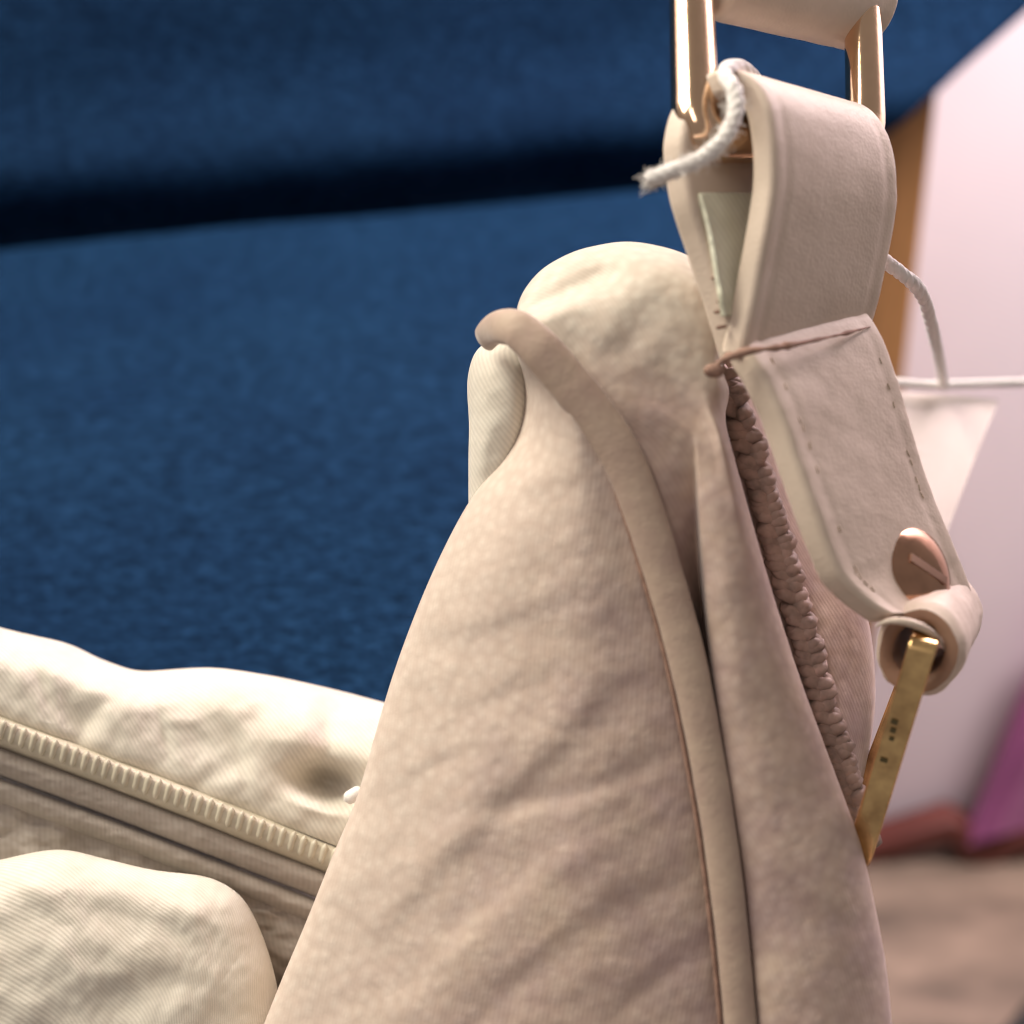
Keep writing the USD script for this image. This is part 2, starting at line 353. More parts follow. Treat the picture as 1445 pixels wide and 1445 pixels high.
zs = np.r_[np.linspace(-0.06, 0.14, 90), np.linspace(0.145, 0.42, 30)]
def back_y(z):
    q = np.maximum(z, -0.06)
    return 0.020 - 0.017 * np.exp(-((q - 0.023) / 0.026) ** 2) + 0.40 * 0.02 * np.log1p(np.exp((q - 0.03) / 0.02))
def on_back(x, y):
    q = 0.02
    for _ in range(30): xl, zl = on_plane(x, y, q); q = 0.5 * q + 0.5 * float(back_y(zl))
    return xl, zl
EDGE = sorted([on_back(x, y)[::-1] for x, y in ((1225, 226), (1265, 190), (1310, 150), (1355, 110), (1400, 70), (1445, 30), (1490, -10))])
rows = []
for z in zs:
    xr = float(np.interp(z, [e[0] for e in EDGE], [e[1] for e in EDGE])) + 0.006
    r = 0.02
    xs = np.linspace(-0.55, xr - r, 140)
    row = [(x, back_y(z), z) for x in xs]
    row += [(xr - r + r * math.sin(a), back_y(z) + r - r * math.cos(a), z) for a in np.radians(np.linspace(12, 90, 8))]
    row += [(xr, back_y(z) + 0.14, z), (-0.55, back_y(z) + 0.14, z)]
    rows.append(row)
W = np.array(rows); W[..., 1] += (meshkit.fbm(W / 0.10, 3, 5) - .5) * 0.010
W = O_ + W[..., :1] * A_ + W[..., 1:2] * B_ + W[..., 2:] * np.array([0, 0, 1.0])
obj('backrest', (W.reshape(-1, 3), grid_faces(*W.shape[:2])), M_VELVET, sofa, smooth=True)
# seat cushion
rows = []
prof = [(0.05, -0.060), (0.036, -0.042), (0.020, -0.026), (0.008, -0.014), (-0.004, -0.0065), (-0.018, -0.0022), (-0.035, -0.0005)] + [(-y, 0.0) for y in np.linspace(0.06, 0.42, 80)] + [(-0.42 - 0.03 * math.sin(a), -0.03 + 0.03 * math.cos(a)) for a in np.radians(np.linspace(10, 90, 8))] + [(-0.45, -0.18)]
def on_seat(x, y):
    d = P(x, y, 1.0) - C; q = C + d * ((O_[2] - C[2]) / d[2]) - O_
    return q @ A_, q @ B_
(e1x, e1y), (e2x, e2y) = on_seat(1185, 300), on_seat(1120, 1150)
def seat_edge(y): return e1x + (e2x - e1x) * (y - e1y) / (e2y - e1y)
xe = seat_edge(-0.42)
for y, z in prof:
    r = 0.03; x1 = seat_edge(y)
    row = [(x, y, z) for x in np.linspace(-0.55, x1 - r, 110)] + [(x1 - r + r * math.sin(a), y, z - r + r * math.cos(a)) for a in np.radians(np.linspace(12, 90, 8))] + [(x1, y, -0.2)]
    rows.append(row)
W = np.array(rows); W[..., 2] += (meshkit.fbm(W / 0.12, 3, 8) - .5) * 0.014 * np.clip((-W[..., 1] + 0.03) / 0.1, 0, 1)
W = O_ + W[..., :1] * A_ + W[..., 1:2] * B_ + W[..., 2:] * np.array([0, 0, 1.0])
obj('seat_cushion', (W.reshape(-1, 3), grid_faces(*W.shape[:2], flip=True)), M_VELVET, sofa, smooth=True)
base = trimesh.util.concatenate([box((-0.55, -0.43, -0.55), (xe - 0.01, 0.15, -0.185))])
bv = np.array(base.vertices); base.vertices = O_ + bv[:, :1] * A_ + bv[:, 1:2] * B_ + bv[:, 2:] * np.array([0, 0, 1.0])
obj('sofa_base', base, M_VELVET, sofa, smooth=False)
for lx in (-0.5, xe - 0.05):
    for ly in (-0.38, 0.1):
        leg = trimesh.creation.cone(0.02, 0.001, sections=12) if False else trimesh.creation.cylinder(0.016, 0.142, sections=14)
        leg.apply_translation((0, 0, 0.071)); o = O_ + lx * A_ + ly * B_; leg.apply_translation((o[0], o[1], 0.0))
        obj('leg', leg, M_WOOD, sofa)

# far right: leaning wooden post, red-brown trim, magenta cloth, dark mat
def bar(p, q, w, h, up, r=0.002):
    path = np.array(p) + (np.array(q) - np.array(p)) * np.linspace(0, 1, 12)[:, None]
    return sweep(path, round_rect(w, h, r), up)
def at_y(x, y, Y):
    d = P(x, y, 1.0) - C
    return C + d * Y / d[1]
post = bar(at_y(1280, -60, 0.985), at_y(1180, 930, 0.985), 0.045, 0.04, RIGHT)
data(obj('wooden_post', post, M_WOOD), label='leaning orange brown wooden post between the sofa edge and the pink wall', category='post')
pts = [at_y(x, y, 1.035) for x, y in ((1120, 1225), (1230, 1190), (1340, 1157), (1352, 1166), (1372, 1195), (1384, 1197), (1460, 1166), (1620, 1105))]
data(obj('skirting_trim', sweep(np.array(pts), round_rect(0.024, 0.03, 0.006), [0, 0, 1.0]), M_REDWOOD), label='dark red wooden trim with a step along the foot of the pink wall', category='trim')
# magenta cloth: slanted hanging fold in front of the wall
rows = []
for k, s in enumerate(np.linspace(0, 1, 30)):
    top, bot = np.array([1520, 860.]), np.array([1352, 1196.])
    l = top + (bot - top) * s
    rr = [1800, 1010 + (1060 - 1010) * s]
    row = []
    for u in np.linspace(0, 1, 40):
        x = l[0] + (1700 - l[0]) * u; y = l[1] + (l[1] - 150 - l[1]) * 0 * u - 95 * u * (s > -1)
        row.append(at_y(x, y, 1.018 + 0.006 * math.sin(u * 21 + s * 2)))
    rows.append(row)
cl, uv = cloth(np.array(rows), 0.012)
data(obj('magenta_cloth', cl, M_MAGENTA, smooth=40), label='magenta cloth hanging at a slant against the pink wall', category='cloth')
def on_floor(x, y, z=0.0):
    d = P(x, y, 1.0) - C
    return C + d * ((z - C[2]) / d[2])
mat_ = sweep(np.array([on_floor(1455, 1565, .012), on_floor(1600, 1387, .012)]), round_rect(0.022, 0.10, 0.008), [0, 0, 1.0])
data(obj('floor_mat', mat_, M_BLACK), label='black mat on the brown floor in the lower right corner', category='mat')

# ------------------------------------------------------------------ the bag
bag = thing('handbag', 'cream nylon shoulder bag with piping, leather tab and gold rings, on the blue sofa', 'handbag')

# -- end panel left of the piping
ys = [458, 500, 560, 620, 700, 780, 860, 950, 1040, 1130, 1200, 1300, 1380, 1450, 1540]
Lx = dict(zip(ys, [713, 724, 738, 724, 664, 621, 586, 553, 526, 500, 470, 430, 396, 368, 332]))
KY = [430, 450, 490, 550, 596, 670, 774, 900, 1060, 1210, 1428, 1560]
KX = [722, 735, 760, 812, 848, 889, 925, 962, 996, 1020, 1043, 1050]
def K(y): return float(np.interp(y, KY, KX))
rows = []
for y in ys:
    l, k = Lx[y], K(y)
    w = k - l; q = .006 if y < 470 else .001 if y < 510 else 0.0
    rows.append([(l + 26, y + 6, .345), (l + 6, y + 2, .318), (l + 2, y, .306), (l + .16 * w, y - 2, .2960 + q), (l + .40 * w, y - 2, .2878 + q), (l + .70 * w, y, .2832 + q), (l + .92 * w, y, .2846 + q), (k + 8, y, .2890 + q)])
A = interp_rows(rows, 230, 300, (5, 4))
A[..., 0] += 3.0 * (meshkit.fbm(np.stack([A[..., 0] / 400, A[..., 1] / 55, 0 * A[..., 0]], -1), 3, 3) - .5) * np.exp(-np.linspace(0, 8, 230))[None]
crease(A, [(500, 1380), (600, 1265), (665, 1190), (759, 1095), (848, 1000), (975, 925)], 20, 0.000412, 0.000672)
crease(A, [(600, 1170), (700, 1140), (820, 1120), (910, 1085), (1000, 1040)], 16, 0.000495, -0.000252)
crease(A, [(520, 1480), (650, 1340), (760, 1240), (900, 1150), (1010, 1100)], 21, -0.000330, -0.000420)
crease(A, [(640, 1480), (760, 1360), (880, 1270), (1010, 1200)], 19, 0.000412, 0.000336)
crease(A, [(820, 1480), (900, 1400), (1020, 1320)], 17, 0.000330, 0.000252)
crease(A, [(580, 920), (700, 890), (840, 830)], 19, 0.000330, 0.000168)
crease(A, [(690, 740), (760, 700), (840, 690)], 16, 0.000330, 0.000000)
crease(A, [(620, 1010), (700, 985), (800, 940)], 15, 0.000247, 0.000168)
crease(A, [(740, 1010), (800, 1030), (900, 1010)], 12, 0.000247, 0.000000)
crease(A, [(560, 1120), (620, 1080), (700, 1060)], 13, 0.000247, 0.000000)
crease(A, [(880, 1300), (930, 1260), (1000, 1250)], 12, 0.000247, 0.000000)
ripple(A, 0.0003, 45, 11); ripple(A, 0.0009, 190, 12)
me, uv = cloth(cam_to_world(A))
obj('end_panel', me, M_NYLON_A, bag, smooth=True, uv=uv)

# -- end panel right of the piping: top fold, valley, long raised fold
rows = [
    [(748, 440, .335), (778, 400, .335), (832, 372, .335), (886, 366, .335), (940, 374, .333), (985, 395, .333), (1015, 420, .333), (1030, 440, .333)],
    [(729, 436, .306), (758, 385, .306), (826, 349, .306), (885, 340, .305), (942, 349, .303), (985, 368, .302), (1012, 400, .302), (1028, 430, .302)],
    [(730, 440, .297), (768, 400, .297), (830, 372, .296), (885, 362, .294), (940, 372, .292), (985, 400, .291), (1012, 432, .291), (1025, 455, .298)],
    [(736, 444, .2925), (782, 420, .2935), (838, 398, .2930), (888, 388, .2905), (938, 400, .2885), (982, 430, .2880), (1008, 460, .2885), (1022, 480, .297)],
    [(748, 460, .2860), (800, 436, .2865), (850, 425, .2880), (895, 420, .2878), (940, 432, .2870), (980, 462, .2870), (1006, 490, .2880), (1020, 505, .297)],
    [(775, 500, .2850), (812, 490, .2850), (855, 480, .2850), (900, 480, .2858), (940, 490, .2858), (978, 508, .2862), (1008, 520, .2875), (1022, 530, .297)],
    [(812, 550, .2845), (846, 548, .2840), (880, 545, .2845), (915, 545, .2855), (950, 545, .2862), (985, 545, .2858), (1012, 548, .2870), (1030, 555, .298)],
]
SY = [530, 600, 680, 760, 830, 960, 1090, 1180, 1290, 1370, 1445, 1560]
SX = [1012, 1026, 1048, 1070, 1090, 1132, 1180, 1214, 1240, 1254, 1261, 1264]
GY = [560, 640, 720, 800, 900, 1000, 1100, 1170, 1250, 1445, 1560]
GX = [980, 988, 988, 994, 1002, 1014, 1030, 1042, 1054, 1074, 1080]
for y in (620, 700, 780, 860, 950, 1040, 1120, 1190, 1280, 1380, 1460, 1550):
    k = K(y); s = float(np.interp(y, SY, SX)); g = max(float(np.interp(y, GY, GX)), k + 26)
    v = float(np.interp(y, [600, 660, 740, 850, 1000, 1170, 1300], [.0004, .0020, .0070, .0125, .0110, .0060, .0045]))
    c = .285; rmp = float(np.interp(y, [600, 860], [0, 1]))
    rows.append([(k - 6, y, c + .001), (k + (g - k) * .5, y, c + v * .55), (g - 9, y, c + v), (g - 1, y, c + .001 - .002 * rmp), (g + .25 * (s - g) + 6, y, c + .001 - .004 * rmp), (g + .68 * (s - g), y, c - .0005), (s - 2, y, c + .008), (s - 16, y + 6, c + .034)])
A = interp_rows(rows, 230, 320, (3, 3))
crease(A, [(1036, 1180), (1080, 1230), (1140, 1300), (1180, 1340)], 30, 0.0007, 0.0005)
crease(A, [(960, 430), (900, 470), (850, 520)], 24, 0.0007)
crease(A, [(722, 446), (775, 424), (825, 400), (880, 372)], 13, 0.0009)
crease(A, [(800, 372), (840, 385), (880, 370)], 16, 0.0006)
crease(A, [(1050, 1300), (1110, 1360), (1150, 1440)], 26, 0.0005)
ripple(A, 0.0003, 45, 21); ripple(A, 0.0010, 180, 22)
me, uv = cloth(cam_to_world(A))
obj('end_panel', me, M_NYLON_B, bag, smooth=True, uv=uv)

# -- piping along the seam
pp = [(y, K(y)) for y in (462, 476, 500, 530, 560, 600, 670, 774, 900, 1060, 1210, 1428, 1560)]
pts = [(684, 478, .300), (706, 461, .2885), (734, 467, .2848)] + [(x, y, .2836) for y, x in pp[2:]]
n = 260
path = spline(pts, n)
tl = np.linspace(0, 1, n)
me = sweep(cam_to_world(path), circle(0.0036, 24)[:, ::1] * [0.55, 1.0], FWD, scale=np.interp(tl, [0, .03, .1, .3, .6, 1], [.75, .95, 1.12, 1.06, .90, .80]) * (1 + .05 * (meshkit.fbm(np.stack([tl * 40, 0 * tl, 0 * tl], 1), 2, 7) - .5)))
obj('piping', me, M_PIPING, bag, smooth=True)
# fine dark line beside it, standing in for the shade of the crease
seam = path.copy(); seam[:, 0] -= np.interp(tl, [0, .1, .4, 1], [0, 26, 31, 28]); seam[:, 2] += 0.0001
sl = slice(50, None)
obj('crease_shade', sweep(cam_to_world(seam[sl]), circle(0.0004, 8), FWD, scale=np.interp(np.linspace(0, 1, n - 50), [0, .12, 1], [.05, 1, 1])), M_THREAD, bag, smooth=True)

# -- left puffed fold behind the end panel
sil = [(706, 478), (682, 484), (664, 504), (656, 545), (659, 600), (658, 650), (658, 700), (662, 760)]
rows = [
    [(x + 30, y + 8, .336) for x, y in sil],
    [(x + 3, y + 2, .318) for x, y in sil],
    [(x + 3, y, .310) for x, y in sil],
    [(720, 484, .3015), (706, 494, .302), (692, 512, .3015), (686, 550, .301), (690, 600, .301), (684, 650, .303), (680, 700, .305), (680, 760, .306)],
    [(738, 492, .300), (732, 505, .300), (724, 525, .2995), (722, 560, .299), (722, 605, .300), (710, 650, .302), (700, 700, .304), (700, 760, .306)],
    [(760, 500, .303), (758, 520, .303), (756, 540, .304), (756, 570, .305), (752, 610, .306), (740, 650, .307), (730, 700, .308), (724, 760, .309)],
]
A = interp_rows(rows, 120, 120, (3, 3)); ripple(A, 0.0005, 50, 31)
me, uv = cloth(cam_to_world(A))
obj('side_fold', me, M_NYLON2, bag, smooth=True, uv=uv)

# -- braided zipper edge and the far side panel under the tab
rows = []
for y in (500, 580, 680, 780, 880, 980, 1080, 1180, 1300, 1560):
    s = float(np.interp(y, SY, SX))
    r = float(np.interp(y, [500, 640, 830, 900, 1000, 1100, 1200, 1560], [1060, 1105, 1200, 1240, 1236, 1222, 1216, 1240]))
    r = max(r, s + 12) if y < 1150 else s - 14
    rows.append([(s - 60, y, .312), (s - 20, y, .306), (s + .3 * (r - s), y, .306), (s + .62 * (r - s), y, .309), (r - 3, y, .316), (r - 1, y, .326), (r - 24, y, .35)])
A = interp_rows(rows, 120, 160, (3, 3)); ripple(A, 0.0007, 60, 41)
me, uv = cloth(cam_to_world(A))
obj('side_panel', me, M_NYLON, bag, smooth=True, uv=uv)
yy = np.linspace(520, 1190, 300)
bx = np.interp(yy, SY, SX) + np.interp(yy, [520, 640, 800, 900, 1000, 1190], [8, 24, 26, 24, 16, 4])
bp = np.stack([bx, yy, np.full(300, .3050)], 1)
for k in range(3):
    nz = lambda sd, f: meshkit.fbm(np.stack([yy / f, np.full(300, k * 3.7), np.zeros(300)], 1), 3, sd)
    ph = yy / 34 * 2 * math.pi + k * 2.094 + 5 * nz(1, 60.)
    q = bp.copy(); q[:, 0] += 17 * (.5 + .9 * nz(2, 25.)) * np.sin(ph) + 6 * (nz(3, 40.) - .5); q[:, 2] += 0.0014 * np.sin(2 * ph) * nz(4, 20.)
    obj('zipper_braid', sweep(cam_to_world(q), circle(0.0013, 12) * [.6, 1], FWD, scale=.72 + .4 * nz(5, 18.)), M_BRAID, bag, smooth=True)
# -- back panel (upper left), the zipper and the front panel (lower left)
xs = [-110, -40, 30, 95, 150, 205, 290, 370, 450, 530, 620]
tops = [850, 872, 890, 905, 930, 944, 938, 947, 963, 983, 1010]
rows = []
def zip_top(x): return 1012 + 0.372 * x + 0.00003 * x * x
for k, q in enumerate((0, 0.02, .06, .2, .4, .65, .88, 1.0)):
    row = []
    for x, t in zip(xs, tops):
        b = zip_top(x); y = t + (b - t) * q
        d = [.385, .362, .354, .346, .3405, .3385, .3375, .3385][k]
        if k == 0: y = t + 22
        row.append((x, y, d))
    rows.append(row)
A = interp_rows(rows, 220, 140, (3, 3))
sag(A, 462, 1104, 44, 24, 0.015, 0.25); sag(A, 462, 1040, 22, 55, 0.003, 0.1)
crease(A, [(400, 1120), (440, 1140), (500, 1150)], 10, -0.0012)
crease(A, [(310, 1000), (340, 1060), (350, 1130)], 9, 0.0007, .0004)
crease(A, [(200, 960), (230, 1020), (240, 1090)], 10, 0.0007, .0003)
crease(A, [(20, 900), (60, 960), (70, 1020)], 10, 0.0008, .0004)
sag(A, 150, 925, 60, 26, 0.006, 0.1)
sag(A, 300, 1040, 70, 50, 0.0025, 0.3); sag(A, 110, 1010, 50, 30, 0.002, 0.9)
crease(A, [(250, 1130), (300, 1095), (370, 1060)], 14, 0.0008)
crease(A, [(110, 1060), (130, 1010), (180, 980)], 16, 0.0009)
ripple(A, 0.0010, 55, 51); ripple(A, 0.0018, 170, 52)
me, uv = cloth(cam_to_world(A))
obj('back_panel', me, M_NYLON2, bag, smooth=True, uv=uv)
# zipper tooth row: every tooth its own piece
zipx = lambda x, off: (x, zip_top(x) + off)
zp = obj('zipper_tape', *(lambda r: (r[0], M_COIL))(cloth(cam_to_world(interp_rows([[(x, zip_top(x) + o, d) for x in xs] for o, d in ((-4, .3400), (6, .3362), (20, .3355), (34, .3362), (46, .341))], 120, 24, (1, 1))))), bag, smooth=True)
x = -24.0
while x < 505:
    a = P(x + 2, zip_top(x) + 2, .3358); b = P(x - 6, zip_top(x) + 31, .3358)
    obj('tooth', capsule(a, b, 0.00072 + 0.00008 * rng.random(), 8), M_COIL, zp, smooth=True)
    x += 14.6
def strip(name, o0, o1, d0, bulge, mat, seed, amp=.0006):
    rows = []
    for q in np.linspace(0, 1, 7):
        rows.append([(x, zip_top(x) + o0 + (o1 - o0) * q, d0 - bulge * math.sin(q * math.pi) + .0035 * (q in (0., 1.))) for x in xs])
    A = interp_rows(rows, 160, 60, (2, 2)); ripple(A, amp, 34, seed, (1, 2))
    me, uv = cloth(cam_to_world(A))
    return obj(name, me, mat, bag, smooth=True, uv=uv)
strip('zipper_tape', 38, 84, .339, .0022, M_TAPE, 61)
strip('zipper_tape', 82, 122, .341, .0026, M_TAPE, 62)
rows = [[(x, zip_top(x) + 116 + (1580 - zip_top(x) - 116) * q, .3425 - .004 * math.sin(q * 3) + .003 * q) for x in xs] for q in (0, .06, .15, .3, .6, 1)]
A = interp_rows(rows, 160, 90, (2, 2)); ripple(A, .0022, 42, 63, (1, 1.6))
me, uv = cloth(cam_to_world(A)); obj('facing_and_shade', me, M_TAPE, bag, smooth=True, uv=uv)  # taupe cloth under the tapes, also standing for shade beside the front panel
# small white zipper end in the dimple
obj('zipper_end', capsule(P(486, 1130, .334), P(512, 1114, .334), 0.0015, 10), M_COTTON, bag, smooth=True)
sil = [(-150, 1262), (-80, 1232), (0, 1213), (82, 1198), (150, 1212), (220, 1228), (288, 1236), (338, 1262), (370, 1318), (390, 1385), (400, 1450), (402, 1540)]
ctr = np.array([90, 1640.])
rows = []
for f, d in ((.94, .352), (.985, .338), (1.0, .332), (.97, .3275), (.88, .3225), (.72, .3185), (.5, .316), (.25, .315), (.05, .315)):
    rows.append([tuple(ctr + (np.array(p) - ctr) * f) + (d,) for p in sil])
A = interp_rows(rows, 200, 150, (3, 3))
crease(A, [(-20, 1330), (80, 1290), (200, 1300), (330, 1370)], 30, .0012); sag(A, 60, 1260, 50, 28, -.0015, .3); sag(A, 240, 1280, 60, 26, -.0012, .2); sag(A, 200, 1400, 90, 30, .0016, -.3)
ripple(A, .0009, 55, 71); ripple(A, .0016, 160, 72)
me, uv = cloth(cam_to_world(A))
obj('front_panel', me, M_NYLON2, bag, smooth=True, uv=uv)

# -- leather loop round the upper ring
dn, df = .276, .305
near = [(1028, 505, .2795), (1012, 450, .279), (994, 392, .2785), (975, 336, .278), (960, 290, .2775), (952, 250, .2775), (948, 212, .2775), (952, 178, .278), (968, 145, .279), (998, 122, .2795),
        (1030, 116, .2785), (1058, 136, .277), (1070, 170, .276), (1075, 222, .2757), (1073, 275, .2757), (1062, 342, .276), (1050, 405, .2765), (1036, 470, .277), (1031, 500, .2775)]
far = [(1218, 478, .312), (1196, 430, .312), (1176, 380, .312), (1158, 330, .312), (1145, 290, .312), (1138, 255, .312), (1136, 222, .312), (1142, 195, .312), (1158, 175, .312), (1185, 164, .311),
       (1212, 166, .309), (1234, 186, .307), (1247, 216, .306), (1253, 256, .305), (1252, 300, .305), (1243, 350, .305), (1233, 400, .305), (1220, 448, .306), (1212, 468, .307)]
me, at = ribbon(near, far, 0.0052, n=220, m=40, wob=0.00012, seed=3, groove=(0.0042, 0.00025))
loop = obj('strap_loop', me, M_LEATHER, bag, smooth=40)
for s in np.linspace(0.60, 0.955, 26):
    o, t, w, nn, Lw = at(s, 0.0043, 0.0)
    obj('stitch', capsule(o - t * .0007, o + t * .0007, 0.00022, 6), M_THREAD2, loop, smooth=True)
for (sx, sy) in ((1012, 392), (1019, 462), (1016, 440), (1020, 425)):
    obj('stitch', capsule(P(sx - 9, sy + 1, .2765), P(sx + 7, sy - 2, .2775), 0.00040, 6), M_THREAD, loop, smooth=True)
# green-grey lining glimpsed inside the loop
rows = [[(x0 + (x1 - x0) * u, y, d + .022 * u) for u in np.linspace(0, 1, 6)] for x0, x1, y, d in ((984, 1110, 268, .2765), (1002, 1120, 330, .2755), (1012, 1125, 390, .2748), (1022, 1130, 450, .2755))]
A = interp_rows(rows, 40, 40, (2, 2)); ripple(A, .0006, 30, 81)
me, uv = cloth(cam_to_world(A)); obj('lining', me, M_LINING, loop, smooth=True, uv=uv)

# -- leather tab below the seam, down to the lower ring
near = [(1032, 484, .2795), (1042, 506, .2775), (1060, 536, .2765), (1090, 602, .2762), (1116, 676, .2762), (1142, 748, .2768), (1166, 808, .278), (1200, 846, .2795), (1240, 872, .281)]
far = [(1214, 452, .306), (1222, 462, .303), (1234, 484, .3025), (1258, 552, .302), (1280, 630, .302), (1304, 702, .302), (1332, 768, .302), (1352, 820, .303), (1362, 868, .304)]
me, at = ribbon(near, far, 0.0056, n=180, m=44, wob=0.00022, seed=9, groove=(0.0046, 0.00016))
tab = obj('leather_tab', me, M_LEATHER, bag, smooth=40)
for s in np.linspace(0.10, 0.90, 30):
    for e in (0, 1):
        if rng.random() < .5 or (e and (s > .6 or rng.random() < .5)): continue
        o, t, w, nn, Lw = at(s + rng.normal(0, .002), (0.0047, at(s, 0)[4] - .0045)[e] + rng.normal(0, .00015), -.00008)
        g = t + w * rng.normal(0, .15)
        obj('stitch', capsule(o - g * .0007, o + g * .0007, 0.00020, 6), M_THREAD2, tab, smooth=True)
# brown cross seam between loop and tab; thin right half is painted groove shadow
sp = spline([(1004, 526, .2745), (1024, 506, .2740), (1060, 495, .2735), (1110, 488, .2765), (1150, 480, .2830), (1190, 471, .2905), (1228, 461, .2985)], 90)
obj('cross_seam_and_shade', sweep(cam_to_world(sp), circle(0.00055, 10), FWD, scale=np.linspace(1.2, .45, 90) + 1.1 * (meshkit.fbm(np.stack([np.linspace(0, 14, 90)] + [np.zeros(90)] * 2, 1), 2, 4) - .4)), M_THREAD, tab, smooth=True)
for x_, y_, d_, r_ in ((1008, 523, .2748, .0015), (1110, 488, .2762, .0009), (1030, 502, .2745, .0009)):
    k_ = trimesh.creation.icosphere(2, r_); k_.apply_scale((1.3, .8, .9)); k_.apply_translation(P(x_, y_, d_)); obj('thread_knot', k_, M_THREAD, tab, smooth=True)

# -- sleeve in which the lower ring hangs
ax0, ax1 = P(1296, 918, .2835), P(1330, 868, .308)
n = 40; path = ax0 + (ax1 - ax0) * np.linspace(0, 1, n)[:, None]
tt = np.linspace(0, 1, n)
outer_s = np.interp(tt, [0, .05, .2, 1], [.90, .98, 1.0, .92])
ro, ri, m = 0.0088, 0.0050, 48
t_ = frames(path); a_ = np.cross(t_, FWD + UP * .2); a_ /= np.linalg.norm(a_, axis=1, keepdims=True); b_ = np.cross(t_, a_)
an = np.linspace(0, 2 * math.pi, m, endpoint=False)
def ringrow(i, r, sh=0.0):
    rr = r * (1 + 0.07 * np.sin(2 * an + 1.1) + 0.015 * np.sin(5 * an + .4))
    return path[i] + t_[i] * sh + a_[i] * (rr * np.cos(an))[:, None] + b_[i] * (rr * np.sin(an))[:, None]
Rr = [ringrow(i, ri) for i in range(n - 1, -1, -1)] + [ringrow(0, (ri + ro) / 2 - .0006, -.0008), ringrow(0, (ri + ro) / 2 + .0006, -.0007)] + [ringrow(i, ro * outer_s[i]) for i in range(n)]
V = np.array(Rr); V += ((meshkit.fbm(V / .0055, 3, 5) - .5) * .0019)[..., None] * UP + ((meshkit.fbm(V / .004, 3, 15) - .5) * .0011)[..., None] * RIGHT
i = np.arange(V.shape[0] * m).reshape(-1, m); j = np.roll(i, -1, 1)
fq = np.stack([i[:-1], j[:-1], j[1:], i[1:]], -1).reshape(-1, 4)
cl_ = np.stack([i[-1], j[-1], j[0], i[0]], -1)
allq = np.vstack([fq, cl_])
sl = trimesh.Trimesh(V.reshape(-1, 3), np.vstack([allq[:, :3], allq[:, [0, 2, 3]]]), process=False)
if sl.volume < 0: allq = allq[:, ::-1]
cut = (n + 1) * m                                 # rows up to the rim: raw brown edge, and inside browned as mouth shadow
inner = allq.min(1) < cut
inner[-m:] = False
slv = obj('ring_sleeve', (V.reshape(-1, 3), allq[~inner]), M_LEATHER, bag, smooth=50)
obj('raw_edge_and_shade', (V.reshape(-1, 3), allq[inner]), M_EDGE, slv, smooth=50)
# crumpled folds of leather where the tab rolls into the sleeve
for pts, r in (([(1236, 884, .2800), (1258, 876, .2785), (1288, 880, .2785), (1316, 894, .280), (1334, 918, .283)], .0008), ):
    q = spline(pts, 50); obj('leather_fold', sweep(cam_to_world(q), circle(r, 12), FWD, scale=np.sin(np.linspace(.1, math.pi - .1, 50)) ** .7), M_LEATHER, tab, smooth=True)

# -- rivet: domed screw head with a slot
o, t, w, nn, Lw = at(0.845, 0.0, 0.0)
c0 = P(1300, 806, 1.0) - C
hit = C + c0 * (((o - C) @ nn) / (c0 @ nn))
prof = np.array([(0, .0019), (.0034, .0018), (.0062, .0014), (.0082, .0006), (.0090, -.0004), (.0091, -.001)])
disc = trimesh.creation.revolve(prof[::-1], sections=48)
if disc.volume < 0: disc.invert()
vx = t; vy = np.cross(nn, t)
rv = obj('rivet', place(disc, hit - nn * .0001, vx, vy, nn), M_COPPER, bag, smooth=40)
slot = trimesh.creation.box((.0105, .0016, .0006)); slot.apply_translation((0, 0, .00172))
sx = vx * math.cos(.5) + vy * math.sin(.5); sy = np.cross(nn, sx)
obj('slot', place(slot, hit - nn * .0001, sx, sy, nn), M_EDGE, rv, smooth=False)

# -- lower ring: flat gold bar bent to a rectangle, seen nearly edge on
rp = [(1299, 905), (1296, 930), (1270, 1020), (1245, 1100), (1220, 1178), (1212, 1205)]
corner = [P(1303, 908, .2772), P(1211, 1212, .2965), P(1196, 1190, .322), P(1318, 872, .312)]
def rounded_loop(cs, r, k=10):
    out = []
    for q in range(4):
        p, a, b = cs[q], cs[q - 1], cs[(q + 1) % 4]
        u = (a - p) / np.linalg.norm(a - p); v = (b - p) / np.linalg.norm(b - p)
        for s in np.linspace(0, 1, k):
            out.append((p + u * r) * (1 - s) ** 2 + 2 * p * s * (1 - s) + (p + v * r) * s * s)
        for s in np.linspace(.08, .92, 12):
            out.append((p + v * r) * (1 - s) + (b + (p - b) / np.linalg.norm(p - b) * r) * s)
    return np.array(out)
rl = rounded_loop(corner, .0035)
ctr = rl.mean(0)
pn = np.cross(corner[1] - corner[0], corner[3] - corner[0]); pn /= np.linalg.norm(pn)
low = obj('lower_ring', sweep(rl, round_rect(.0050, .0024, .0005), pn, closed=True), M_BRASS, bag, smooth=30)
ud = corner[1] - corner[0]; ud /= np.linalg.norm(ud)
fwd_in = (corner[3] - corner[0]); fwd_in -= (fwd_in @ ud) * ud; fwd_in /= np.linalg.norm(fwd_in)
if fwd_in @ FWD > 0: fwd_in = -fwd_in
side = np.cross(fwd_in, ud)
